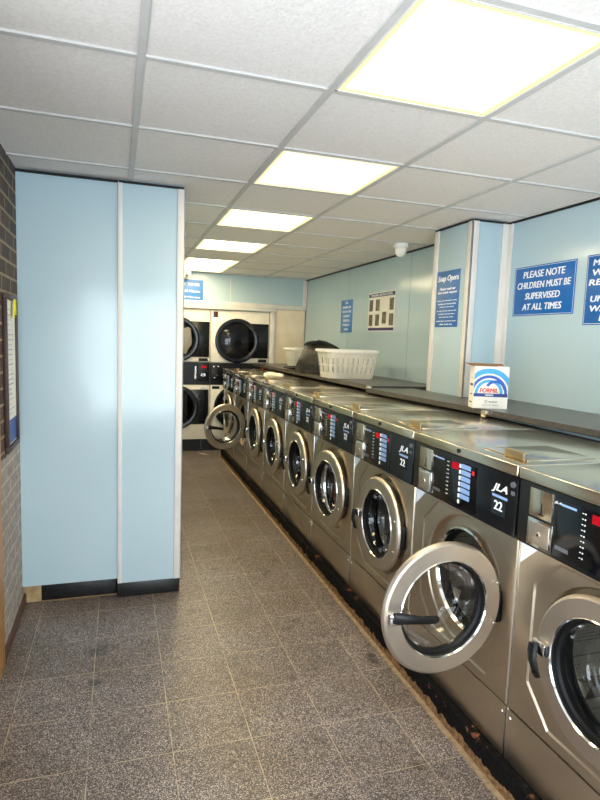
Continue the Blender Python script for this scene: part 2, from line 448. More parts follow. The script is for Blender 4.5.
# front end of the shop, behind the photographer: glazed shopfront and side window
bm = bmesh.new()
bx(bm, XL - .1, -0.62 + .0, YF - .1, YF, 0, CH); bx(bm, 1.85, XR, YF - .1, YF, 0, CH); bx(bm, -0.62, 1.85, YF - .1, YF, 0, 0.35); bx(bm, -0.62, 1.85, YF - .1, YF, 2.28, CH)
struct(obj('wall_front', bm, WALLB, smooth=False))
bm = bmesh.new()
bx(bm, XL - .1, XL, YF, -0.5, 0, CH + .01); bx(bm, XL - .1, XL, -0.5, 1.40, 0, 0.3); bx(bm, XL - .1, XL, -0.5, 1.55, 2.25, CH + .01); bx(bm, XL - .1, XL, 1.40, 1.55, 0, 2.25)
struct(obj('wall_left_front', bm, BRICK, smooth=False))
def window(name, lo, hi, mullions, axis):
    root = thing(name, 'shop window', None, (0, 0, 0)); struct(root)
    bm = bmesh.new(); t = .025
    if axis == 'Y':
        (u0, u1, z0, z1, y) = (lo[0], hi[0], lo[2], hi[2], lo[1])
        for u in [u0 + t, u1 - t] + mullions: bx(bm, u - t, u + t, y - .03, y + .03, z0, z1, .004)
        for z in (z0 + t, z1 - t): bx(bm, u0, u1, y - .03, y + .03, z - t, z + t, .004)
        pane = (u0, u1, y - .004, y + .004, z0, z1)
    else:
        (u0, u1, z0, z1, y) = (lo[1], hi[1], lo[2], hi[2], lo[0])
        for u in [u0 + t, u1 - t] + mullions: bx(bm, y - .03, y + .03, u - t, u + t, z0, z1, .004)
        for z in (z0 + t, z1 - t): bx(bm, y - .03, y + .03, u0, u1, z - t, z + t, .004)
        pane = (y - .004, y + .004, u0, u1, z0, z1)
    obj('window_frame', bm, WOOD, root); box('pane', *pane, WINGLASS, root)
window('window_1', (-0.51, YF - .05, 0.35), (1.85, YF - .05, 2.28), [0.3, 1.1], 'Y')
window('window_2', (XL - .05, -0.5, 0.3), (XL - .05, 1.40, 2.25), [0.45], 'X')
# timber post framing beside the brick wall
t = thing('timber_post', 'varnished pine timber upright against the brick wall at the left edge', 'post', (XL, 2.66, 0))
box('board', 0.0, 0.014, -0.10, 0.09, 0.0, 1.72, WOOD, t, bev=.004)

# back wall joinery above and beside the dryers
struct(box('wall_bulkhead', 0.352, XR, 7.58, YB, 2.02, CH + .005, WALLB))
bm = bmesh.new(); bx(bm, 0.352, XR, 7.565, 7.60, 1.955, 2.02, .005); bx(bm, 0.352, 2.06, 7.56, 7.62, 1.915, 1.955, .004)
bx(bm, 1.985, 2.045, 7.565, 7.62, 0.0, 1.915, .004)
bx(bm, 2.44, XR, 7.568, 7.58, 2.02, CH - .01, .003)
bx(bm, 1.42, 1.426, 7.5785, 7.58, 2.02, CH - .01)
struct(obj('trim_7', bm, TRIMW))
struct(box('wall_back_panel', 2.045, XR - .012, 7.60, YB, 0.0, 1.955, CREAM))

# machine plinth (concrete kerb, painted black)
struct(box('plinth', 1.262, 1.95, 0.60, 7.14, 0.0, 0.108, PLINTH))
bm = bmesh.new(); bx(bm, 1.240, 1.262, 0.60, 7.14, 0.0, 0.006)
struct(obj('trim_8', bm, SCREED, smooth=False))

# ------------------------------------------------------------------ ceiling lights
CELLX = (0.673, 1.281)
rows = [0, 2, 4, 6, 8, 9]
lname = ['large square ceiling light panel nearest the camera, cut by the top edge', 'second ceiling light panel from the front, above the third washer',
         'third ceiling light panel from the front', 'fourth ceiling light panel from the front',
         'fifth ceiling light panel, directly in front of the last one', 'last ceiling light panel, right before the back wall']
for rr, lb in zip(rows, lname):
    y0 = 1.872 + .615 * (rr - 1); y1 = y0 + .615
    t = thing('ceiling_light', lb, 'light', ((CELLX[0] + CELLX[1]) / 2, (y0 + y1) / 2, CH), 0, 'recessed ceiling light panels')
    bm = bmesh.new(); h = .292; hy = .2955
    for a in ((-h, -h + .008, -hy, hy), (h - .008, h, -hy, hy), (-h, h, -hy, -hy + .008), (-h, h, hy - .008, hy)): bx(bm, *a, .0, .006)
    obj('frame', bm, TRIMW, t, smooth=False)
    box('diffuser', -h + .008, h - .008, -hy + .008, hy - .008, 0.0035, 0.0065, LAMPW, t)

# ------------------------------------------------------------------ washing machines
PITCHM, HW = 0.704, 0.3465
DZ, DR = 0.625, 0.238          # door height, outer radius
HY, CDIST = -0.265, 0.235      # hinge line and centre distance
DCY = HY + CDIST

def octo(hw, hh, ch, cy=DCY, cz=DZ - .01):
    return [(cy + a, cz + b) for a, b in ((hw, hh - ch), (hw - ch, hh), (-hw + ch, hh), (-hw, hh - ch), (-hw, -hh + ch), (-hw + ch, -hh), (hw - ch, -hh), (hw, -hh + ch))]

def front_panel():
    """steel front: rim, recessed octagonal field, round port hole with a rolled lip."""
    bm = bmesh.new()
    def ringverts(fn, x, N=64):
        out = []
        for i in range(N):
            a = 2 * pi * (i + .5) / N; y, z = fn(a); out.append(bm.verts.new((x, y, z)))
        return out
    def ray_poly(poly):
        c = (DCY, DZ)
        def f(a):
            d = (cos(a), sin(a)); best = None
            for i in range(len(poly)):
                p, q = poly[i], poly[(i + 1) % len(poly)]
                e = (q[0] - p[0], q[1] - p[1]); den = d[0] * e[1] - d[1] * e[0]
                if abs(den) < 1e-9: continue
                wx, wz = p[0] - c[0], p[1] - c[1]
                tt = (wx * e[1] - wz * e[0]) / den; ss = (wx * d[1] - wz * d[0]) / den
                if tt > 0 and -1e-6 <= ss <= 1 + 1e-6 and (best is None or tt < best): best = tt
            return c[0] + d[0] * best, c[1] + d[1] * best
        return f
    z0, z1 = 0.302, 0.902
    rect = [(HW, z1), (-HW, z1), (-HW, z0), (HW, z0)]
    rect2 = [(HW - .004, z1 - .004), (-HW + .004, z1 - .004), (-HW + .004, z0 + .004), (HW - .004, z0 + .004)]
    N = 128
    o1 = [(y, z) for y, z in octo(.300, .276, .105)]; o2 = [(y, z) for y, z in octo(.293, .269, .103)]
    circ = lambda r: (lambda a: (DCY + r * cos(a), DZ + r * sin(a)))
    seq = [ringverts(ray_poly(rect), 0.03, N), ringverts(ray_poly(rect), 0.004, N), ringverts(ray_poly(rect2), 0.0, N), ringverts(ray_poly(o1), 0.0, N),
           ringverts(ray_poly(o2), 0.0045, N), ringverts(circ(.256), 0.0045, N), ringverts(circ(.250), 0.010, N), ringverts(circ(.249), 0.038, N), ringverts(circ(.208), 0.038, N), ringverts(circ(.200), 0.034, N), ringverts(circ(.196), 0.05, N)]
    for A, B in zip(seq, seq[1:]):
        for i in range(N): bm.faces.new((A[i], A[(i + 1) % N], B[(i + 1) % N], B[i]))
    # snap nearest corner vertices onto the rectangle corners
    for R, cs, x in ((seq[0], rect, .03), (seq[1], rect, .004), (seq[2], rect2, 0)):
        for c in cs:
            v = min(R, key=lambda q: (q.co.y - c[0]) ** 2 + (q.co.z - c[1]) ** 2); v.co.y, v.co.z = c
    for R, cs in ((seq[3], o1), (seq[4], o2)):
        for c in cs:
            v = min(R, key=lambda q: (q.co.y - c[0]) ** 2 + (q.co.z - c[1]) ** 2); v.co.y, v.co.z = c
    return bm

def machine():
    t = thing('washing_machine', 'x', 'washing machine', (1.29, 0.821 + .352, 0.108), 0, 'row of stainless steel washing machines')
    Z = -0.108
    def P(o): o.location.z += Z; return o
    # casing: sides, back, top shell with an open front, so the drum can be seen
    bm = bmesh.new()
    bx(bm, 0.03, 0.64, -HW, -HW + .004, .11, 1.112); bx(bm, 0.03, 0.64, HW - .004, HW, .11, 1.112)
    bx(bm, 0.636, 0.64, -HW + .004, HW - .004, .11, 1.112); bx(bm, 0.03, .636, -HW + .004, HW - .004, .11, .114)
    P(obj('casing', bm, STEEL, t, smooth=False))
    P(obj('front_panel', front_panel(), STEEL, t, ang=12))
    P(box('lower_panel', 0.0, 0.03, -HW, HW, 0.112, 0.297, STEEL, t, bev=.003))
    for y in (-HW + .016, HW - .016):
        bm = bmesh.new(); lathe(bm, [(0, -.003), (.004, -.0025), (.005, 0)], 12, 'X', (0, y, .27)); P(obj('screw', bm, CHROME, t))
    P(box('edge_strip', -0.0015, 0.02, HW - .001, HW + .0035, .112, .903, CHROME, t, bev=.001))
    # drum
    bm = bmesh.new(); lathe(bm, [(.186, .062), (.190, .058), (.255, .080), (.255, .48), (.0, .48)], 48, 'X', (0, DCY, DZ))
    dr = P(obj('drum', bm, PERF, t))
    for k in range(3):
        bm = bmesh.new(); a = radians(80 + 120 * k); c, s = cos(a), sin(a)
        pts = [(.12, .252, .03), (.12, .252, -.03), (.12, .20, 0), (.46, .252, .03), (.46, .252, -.03), (.46, .20, 0)]
        V = [bm.verts.new((x, DCY + r * c - q * s, DZ + r * s + q * c)) for x, r, q in pts]
        for f in ((0, 1, 2), (3, 5, 4), (0, 2, 5, 3), (1, 4, 5, 2)): bm.faces.new([V[i] for i in f])
        obj('lifter', bm, STEEL_RING, dr, smooth=False)
    bm = bmesh.new(); lathe(bm, [(.200, .04), (.195, .026), (.189, .026), (.185, .034), (.183, .052), (.180, .053), (.184, .066)], 64, 'X', (0, DCY, DZ))
    P(obj('door_seal', bm, RUBBER, t))
    bm = bmesh.new(); lathe(bm, [(.206, .038), (.204, .016), (.196, .012), (.190, .024)], 64, 'X', (0, DCY, DZ))
    P(obj('port_rim', bm, CHROME, t))
    # control panel
    bm = bmesh.new()
    v = bx(bm, -0.020, 0.03, -HW, HW, 0.905, 1.114, .004)
    cp = P(obj('control_panel', bm, BLACKGLOSS, t))
    cp.location.z = Z
    X = -.0205
    def sub(name, u0, u1, z0, z1, mat, d=.002, bev=0.0006, x=X):
        bm = bmesh.new(); bx(bm, x - d, x + .001, u0, u1, z0, z1, bev); return obj(name, bm, mat, cp)
    sub('coin_plate', .193, .292, 1.012, 1.102, STEEL_TOP, .003)
    bm = bmesh.new(); bx(bm, X - .0042, X - .0028, .236, .2395, 1.025, 1.062); bx(bm, X - .0046, X - .003, .228, .248, 1.022, 1.0255); bx(bm, X - .0034, X - .0028, .2425, .2435, 1.062, 1.10)
    obj('coin_slot', bm, BLACKPL, cp, smooth=False)
    bm = bmesh.new(); bx(bm, X - .004, X + .001, .185, .294, .914, 1.005, .002)
    cbx = obj('coin_box', bm, CHROME, cp)
    bm = bmesh.new(); bx(bm, X - .0055, X - .003, .196, .283, .924, .995, .001); lathe(bm, [(0, -.009), (.008, -.008), (.009, -.005)], 16, 'X', (X, .24, .958)); obj('coin_drawer', bm, STEEL_RING, cp)
    bm = bmesh.new(); lathe(bm, [(0, -.0097), (.004, -.0095)], 12, 'X', (X, .24, .958)); obj('keyhole', bm, BLACKPL, cp)
    sub('display_window', -.125, .180, .918, 1.096, BLACKDISP, .0015)
    sub('led_display', -.004, .040, 1.061, 1.087, REDLED, .0022, 0)
    for i in range(7):
        z = 1.082 - .0235 * i
        sub('button', -.022, -.012, z - .009, z + .006, WHITEPL, .004)
        if i < 6: sub('programme_label', -.085, -.025, z - .009, z + .009, LABELBLUE, .002, 0)
    bm = bmesh.new()
    for i in range(9):
        z = 1.078 - .0165 * i
        bx(bm, X - .0022, X - .001, .062, .066, z, z + .004); bx(bm, X - .0022, X - .001, .070, .076, z + .001, z + .003)
    obj('indicator_dots', bm, WHITEPL, cp, smooth=False)
    sub('small_print', .118, .172, .940, .952, GREYLINE, .0018, 0)
    sub('stop_mark', -.108, -.092, 1.062, 1.078, REDTXT, .0022, .0)
    fr = '-X'
    text('brand_text', [('JLA', .172 * -1, 1.082, .03, .010)], fr, (X - .0016, 0, 0), SIGNWHITE, cp, .0, .3)
    sub('brand_line', .098, .155, 1.078, 1.085, LABELBLUE, .0018, 0)
    text('logo', [('JLA', .256, 1.052, .082, .034)], fr, (X - .0002, 0, 0), SIGNWHITE, cp, .016, .35)
    sub('logo_line', -.300, -.219, 1.020, 1.029, LABELBLUE, .001, 0)
    sub('number_plate', -.296, -.218, .958, 1.016, BLACKDISP, .0009, 0)
    text('number', [('22', .256, .992, .044, .032)], fr, (X - .0009, 0, 0), SIGNWHITE, cp, .018)
    bm = bmesh.new(); lathe(bm, [(0, -.008), (.0095, -.007), (.011, 0)], 20, 'X', (X, -.328, 1.085)); bx(bm, X - .003, X, -.337, -.319, 1.048, 1.062, .001)
    obj('panel_lock', bm, GREYLINE, cp)
    # white triangle painting the lamp reflection in the front's top corner
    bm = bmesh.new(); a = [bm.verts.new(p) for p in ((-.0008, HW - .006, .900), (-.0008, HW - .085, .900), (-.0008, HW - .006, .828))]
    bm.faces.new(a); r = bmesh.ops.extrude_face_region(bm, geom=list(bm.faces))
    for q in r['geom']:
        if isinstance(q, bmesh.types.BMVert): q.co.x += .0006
    P(obj('corner_glint', bm, SIGNWHITE, t, smooth=False))
    # lid
    bm = bmesh.new(); bx(bm, -.026, .66, -HW - .001, HW + .001, 1.117, 1.156, .004, 3)
    P(obj('lid', bm, STEEL_TOP, t))
    bm = bmesh.new(); lathe(bm, [(0, -.006), (.008, -.005), (.009, 0)], 16, 'X', (-.026, -.005, 1.138)); P(obj('lid_lock', bm, BLACKPL, t))
    bm = bmesh.new(); bx(bm, .045, .34, -.305, -.065, 1.1555, 1.1615, .002)
    sl = P(obj('soap_hatch', bm, STEEL_TOP, t))
    bm = bmesh.new(); bx(bm, .040, .046, -.292, -.190, 1.157, 1.184, .001); bx(bm, .046, .062, -.292, -.190, 1.1805, 1.184, .001)
    obj('hatch_handle', bm, BRASSY, sl)
    # hinge
    bm = bmesh.new(); bx(bm, -.012, .020, HY - .012, HY + .010, DZ - .055, DZ + .055, .004)
    P(obj('hinge', bm, BLACKPL, t))
    # door, own origin on the hinge line
    d = CDIST; bm = bmesh.new()
    lathe(bm, [(.175, .006), (.169, -.010), (.170, -.018), (.176, -.0215), (.227, -.0215), (.234, -.016), (DR, -.006), (.234, .006), (.215, .008)], 96, 'X', (0, d, 0), closed_prof=True)
    do = obj('door', bm, STEEL_RING, t, (-.012, HY, DZ + Z), ang=13)
    bm = bmesh.new(); lathe(bm, [(.173, -.014), (.170, -.018), (.166, -.016), (.164, -.004), (.156, .002), (.156, .020), (.173, .012)], 80, 'X', (0, d, 0), closed_prof=True)
    obj('gasket', bm, RUBBER, do)
    bm = bmesh.new(); lathe(bm, [(.1755, -.0205), (.1728, -.0245), (.1700, -.019)], 80, 'X', (0, d, 0), closed_prof=True); obj('glass_rim', bm, CHROME, do)
    bm = bmesh.new(); lathe(bm, [(.163, -.001), (.156, .012), (.146, .05), (.136, .085), (.120, .098), (.0, .106)], 64, 'X', (0, d, 0)); obj('glass_bowl', bm, GLASS, do)
    for s in (-1, 1):
        bm = bmesh.new(); lathe(bm, [(0, -.031), (.006, -.030), (.007, -.026)], 14, 'X', (0, d - .208, s * .075)); obj('hinge_screw', bm, CHROME, do)
    # lever handle pivoting on a latch block at the free edge
    bm = bmesh.new(); bx(bm, -.045, -.018, d + .172, d + .226, -.020, .020, .006); obj('latch_block', bm, CHROME, do)
    return t

def lever_bm(L=.17):
    bm = bmesh.new()
    prof = [(0.0, .019), (.02, .021), (.05, .017), (.10, .0145), (L - .02, .015), (L - .003, .012), (L, .004)]
    rings = []
    for s, h in prof:
        x = -.006 - .014 * sin(pi * min(1, s / L)); th = .009 if s < L - .01 else .006
        bend = -.010 * (s / L) ** 2
        rings.append([bm.verts.new((x + th * cos(a), -s, bend + h * sin(a))) for a in [2 * pi * k / 12 for k in range(12)]])
    for A, B in zip(rings, rings[1:]):
        for k in range(12): bm.faces.new((A[k], A[(k + 1) % 12], B[(k + 1) % 12], B[k]))
    bm.faces.new(rings[0]); bm.faces.new(rings[-1])
    return bm

def copy_tree(o, parent=None):
    c = o.copy(); COL.objects.link(c); c.parent = parent
    for ch in list(o.children): copy_tree(ch, c)
    return c

proto = machine()
LEVER = {}
ang = {0: 0, 1: 92, 2: 0, 3: 4, 4: 0, 5: 0, 6: 0, 7: 108, 8: 0}
lab = ['stainless steel washer at the right edge, nearest the camera, cut off by the frame',
       'stainless steel washer with its door swung wide open, second from the front',
       'third stainless steel washer from the front, closed, just beyond the wide open door',
       'stainless steel washer with its door slightly ajar and something red in the drum',
       'stainless steel washer directly behind the one with the red load inside',
       'stainless steel washer two beyond the one with the red load, door closed',
       'closed stainless steel washer right in front of the far open door',
       'far stainless steel washer with its round door swung open into the aisle',
       'last stainless steel washer of the row, next to the white dryers']
machines = []
for k in range(9):
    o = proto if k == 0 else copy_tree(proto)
    o.location = (1.29, .821 + .352 + PITCHM * k, 0.108); o['label'] = lab[k]
    machines.append(o)
for k, o in enumerate(machines):
    door = [c for c in o.children if c.name.startswith('door') and 'seal' not in c.name][0]
    door.rotation_euler = (0, 0, radians(ang[k]))
    if k == 1: door.scale = (.975, .975, .975); door.location = (door.location.x, -.583 + .31, door.location.z + .033)
    if ang[k] > 30: key, L, rx = 'open', .175, radians(6)
    else: key, L, rx = 'shut', .105, radians(68)
    if key not in LEVER: LEVER[key] = obj('lever', lever_bm(L), BLACKPL, door); lv = LEVER[key]
    else: lv = LEVER[key].copy(); COL.objects.link(lv); lv.parent = door
    lv.location = (-.042, CDIST + .215, .012); lv.rotation_euler = (rx, 0, 0)

# red laundry in machine 3, dark laundry elsewhere
def blob(name, c, r, mat, seed, label, cat, amp=.35):
    rnd = random.Random(seed); bm = bmesh.new(); bmesh.ops.create_icosphere(bm, subdivisions=4, radius=1)
    ph = [(Vector((rnd.uniform(-1, 1), rnd.uniform(-1, 1), rnd.uniform(-1, 1))).normalized() * rnd.uniform(2, 7), rnd.uniform(0, 6)) for _ in range(9)]
    for v in bm.verts:
        k = 1 + amp * sum(sin(v.co.dot(a) + b) for a, b in ph) / 5
        v.co = Vector((v.co.x * r[0] * k, v.co.y * r[1] * k, v.co.z * r[2] * k))
    zmin = min(v.co.z for v in bm.verts)
    for v in bm.verts: v.co.z -= zmin
    o = obj(name, bm, mat, None, c); return tag(o, label, cat)
y3 = .821 + .352 + PITCHM * 3
blob('red_laundry', (1.29 + .15, y3 + DCY + .165, DZ - .17), (.045, .05, .115), SCARLET, 3, 'bright red laundry seen through the glass of the slightly open washer', 'laundry')

# ------------------------------------------------------------------ shelf behind the machines
t = thing('worktop', 'near dark worktop behind the machines carrying the detergent box', 'worktop', (0, 0, 0))
bm = bmesh.new(); prism(bm, [(2.085, .6), (2.499, .6), (2.499, 3.272), (2.205, 3.272), (2.205, 3.94), (1.80, 3.94), (1.93, 2.7)], 1.168, 1.200)
bmesh.ops.bevel(bm, geom=[e for e in bm.edges], offset=.003, segments=2, affect='EDGES'); obj('board', bm, WORKTOP, t)
bm = bmesh.new(); bx(bm, 1.905, 1.940, 2.60, 2.635, 1.1625, 1.196, .001); obj('bracket', bm, STEEL_TOP, t)
tag(t, 'near dark worktop behind the machines carrying the detergent box', 'worktop', 'dark worktops along the right wall')
t = thing('worktop', 'far dark worktop behind the machines carrying the white laundry basket', 'worktop', (0, 0, 0), 0, 'dark worktops along the right wall')
bm = bmesh.new(); prism(bm, [(1.865, 3.955), (2.499, 3.955), (2.499, 7.55), (1.745, 7.55)], 1.178, 1.213)
bmesh.ops.bevel(bm, geom=[e for e in bm.edges], offset=.003, segments=2, affect='EDGES'); obj('board', bm, WORKTOP, t)
bm = bmesh.new(); bx(bm, 1.835, 1.862, 3.965, 4.02, 1.165, 1.214, .001); obj('bracket', bm, STEEL_TOP, t)
struct(box('wall_service_duct', 2.02, XR, .6, 7.55, 0, 1.16, WALLB))
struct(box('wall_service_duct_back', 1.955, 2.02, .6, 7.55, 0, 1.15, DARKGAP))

# ------------------------------------------------------------------ detergent box
bx_a = radians(-19)
t = thing('detergent_box', 'blue and white washing powder box with open card flaps on the worktop', 'box', (1.892, 2.700, 1.2003), bx_a)
W, D, H = .192, .09, .236
bm = bmesh.new(); th = .0015
bx(bm, 0, W, 0, th, 0, H); bx(bm, 0, W, D - th, D, 0, H); bx(bm, 0, th, th, D - th, 0, H); bx(bm, W - th, W, th, D - th, 0, H); bx(bm, 0, W, 0, D, 0, th)
obj('carton', bm, WHITEPAPER, t, smooth=False)
bm = bmesh.new()
def quad(bm, pts, th=(0, 0, .0012)):
    a = [bm.verts.new(p) for p in pts]; b = [bm.verts.new(Vector(p) + Vector(th)) for p in pts]
    n = len(pts); bm.faces.new(a); bm.faces.new(b)
    for i in range(n): bm.faces.new((a[i], a[(i + 1) % n], b[(i + 1) % n], b[i]))
quad(bm, [(0, D, H), (W, D, H), (W, D + .03, H + .012), (0, D + .03, H + .012)])
quad(bm, [(0, 0, H), (0, D, H), (-.035, D, H + .014), (-.035, 0, H + .014)])
quad(bm, [(0, .02, H), (W * .7, .02, H - .004), (W * .7, D, H + .010), (0, D, H + .006)])
obj('flap', bm, BROWNCARD, t, smooth=False)
bm = bmesh.new()
# blue swirl print on the front
def fan(pts, d=.0006, mi=0):
    a = [bm.verts.new((x, -d, z)) for x, z in pts]; bm.faces.new(a).material_index = mi
def band(cx, cz, r0, r1, a0, a1, mi, clipf=None, d=.0006):
    n = 20; A = []; B = []
    for i in range(n + 1):
        a = radians(a0 + (a1 - a0) * i / n)
        def cl(r): return (min(max(cx + r * cos(a), .001), W - .001), -d, min(max(cz + r * sin(a), .075), H - .001))
        A.append(bm.verts.new(cl(r0))); B.append(bm.verts.new(cl(r1)))
    for i in range(n):
        try: bm.faces.new((A[i], A[i + 1], B[i + 1], B[i])).material_index = mi
        except ValueError: pass
for i, (r0, r1) in enumerate(((.062, .078), (.086, .102), (.112, .140))): band(.085, .085, r0, r1, -10, 190, i % 2, d=.0004 + .0002 * i)
band(.12, .10, .045, .06, 10, 150, 1, d=.0012)
fan([(.002, .066), (W - .002, .066), (W - .002, .085), (.002, .085)], .0009, 2)
obj('swirl_print', bm, [plain('print_cyan', (60, 165, 220), .4), plain('print_blue', (20, 90, 190), .4), plain('print_navy', (20, 50, 130), .4)], t, smooth='keep')
text('product_text', [('FORMIL', .085, .102, .10, .024)], '-Y', (0, -.0014, 0), REDTXT, t, .02, .15)
text('small_print', [('WHITE', .088, .0755, .045, .010)], '-Y', (0, -.0012, 0), SIGNWHITE, t, .02)
text('small_print', [('22 washes', .10, .040, .07, .014), ('powder', .10, .020, .09, .008)], '-Y', (0, -.0003, 0), GREYLINE, t, .0)
bm = bmesh.new()
for z, h in ((.168, .004), (.125, .03), (.075, .012), (.03, .014)):
    bx(bm, -.0006, 0, .02, .066, z, z + h * .4)
obj('side_print', bm, DARKTXT, t, smooth=False)

# ------------------------------------------------------------------ laundry baskets
def basket(name, loc, L, Wd, H, label, rz=0):
    t = thing(name, label, 'laundry basket', loc, rz, 'white plastic laundry baskets')
    def rr(l, wd, r, n=8):
        out = []
        for cx, cy, a0 in ((l / 2 - r, wd / 2 - r, 0), (-l / 2 + r, wd / 2 - r, 90), (-l / 2 + r, -wd / 2 + r, 180), (l / 2 - r, -wd / 2 + r, 270)):
            for k in range(n + 1): a = radians(a0 + 90 * k / n); out.append((cx + r * cos(a), cy + r * sin(a)))
        # resample evenly
        P = [Vector(p) for p in out]; P.append(P[0]); seg = [(P[i + 1] - P[i]).length for i in range(len(P) - 1)]; tot = sum(seg); N = 96; res = []
        i = 0; acc = 0
        for k in range(N):
            s = tot * k / N
            while acc + seg[i] < s: acc += seg[i]; i += 1
            res.append(P[i].lerp(P[i + 1], (s - acc) / seg[i]))
        return res
    zs = [0, .012, .05, .11, .125, .185, .205, .235, H]
    bm = bmesh.new(); R = []
    for z in zs:
        f = .86 + .14 * (z / H); R.append([bm.verts.new((p.x, p.y, z)) for p in rr(L * f, Wd * f, .06)])
    N = 96
    for j in range(len(zs) - 1):
        for i in range(N):
            if j in (2, 4) and i % 3 == 1: continue
            bm.faces.new((R[j][i], R[j][(i + 1) % N], R[j + 1][(i + 1) % N], R[j + 1][i]))
    bm.faces.new(R[0])
    bmesh.ops.solidify(bm, geom=list(bm.faces), thickness=.0035)
    obj('basket_body', bm, WHITEPL, t, smooth=False)
    bm = bmesh.new(); A = rr(L, Wd, .06); O = rr(L + .03, Wd + .03, .07)
    sec = [(A, H - .002), (A, H + .006), (O, H + .004), (O, H - .018), ]
    V = [[bm.verts.new((p.x, p.y, z)) for p in q] for q, z in sec]
    for a in range(4):
        B = V[(a + 1) % 4]
        for i in range(N): bm.faces.new((V[a][i], V[a][(i + 1) % N], B[(i + 1) % N], B[i]))
    obj('rim', bm, WHITEPL, t)
    return t
basket('laundry_basket', (2.015, 4.86, 1.2135), .50, .36, .255, 'white slotted plastic laundry basket on the worktop in front of the black bag')
basket('laundry_basket', (2.20, 6.48, 1.2135), .55, .36, .235, 'white laundry basket partly hidden behind the black bag')

# ------------------------------------------------------------------ black bag
t = thing('laundry_bag', 'bulging black fabric laundry bag beside the white basket', 'bag', (1.99, 5.50, 1.2135))
bm = bmesh.new(); bmesh.ops.create_uvsphere(bm, u_segments=48, v_segments=32, radius=1)
rnd = random.Random(8); ph = [(Vector((rnd.uniform(-1, 1), rnd.uniform(-1, 1), rnd.uniform(-1, 1))) * rnd.uniform(4, 10), rnd.uniform(0, 6)) for _ in range(10)]
def sg(v, p): return (abs(v) ** p) * (1 if v >= 0 else -1)
for v in bm.verts:
    x, y, z = v.co; k = 1 + .025 * sum(sin(v.co.dot(a) + b) for a, b in ph) / 2
    rho = max(1e-4, math.hypot(x, y)); fr = rho ** -.42
    v.co = Vector((x * fr * .25 * k, y * fr * .25 * k, max(sg(z, .8), -.02) * .29 * k))
zm = min(v.co.z for v in bm.verts)
for v in bm.verts: v.co.z = max(0, v.co.z - zm - .003)
obj('bag_body', bm, BAG, t)
bm = bmesh.new()
for s in (-1, 1):
    tube(bm, [(-.05 + .12 * cos(a), s * .03, .272 + .05 * sin(a)) for a in [radians(10 + 160 * k / 14) for k in range(15)]], .011, 8)
obj('handle', bm, CLOTHB, t)
bm = bmesh.new(); tube(bm, [(-.12, -.02, .29), (-.04, -.03, .32), (.03, -.04, .31), (.10, -.10, .28), (.16, -.16, .24)], [.012, .022, .02, .014, .006], 8); obj('strap', bm, CLOTHB, t)
# black cloth lying at the far end of the worktop
o = blob('folded_cloth', (1.86, 6.02, 1.2135), (.10, .15, .022), CLOTHB, 21, 'flat black cloth lying on the far worktop left of the black bag', 'cloth')
o = blob('white_cloth', (1.47, 5.42, 1.162), (.09, .16, .025), CLOTHW, 5, 'crumpled white cloth lying on top of the far washing machines', 'cloth')

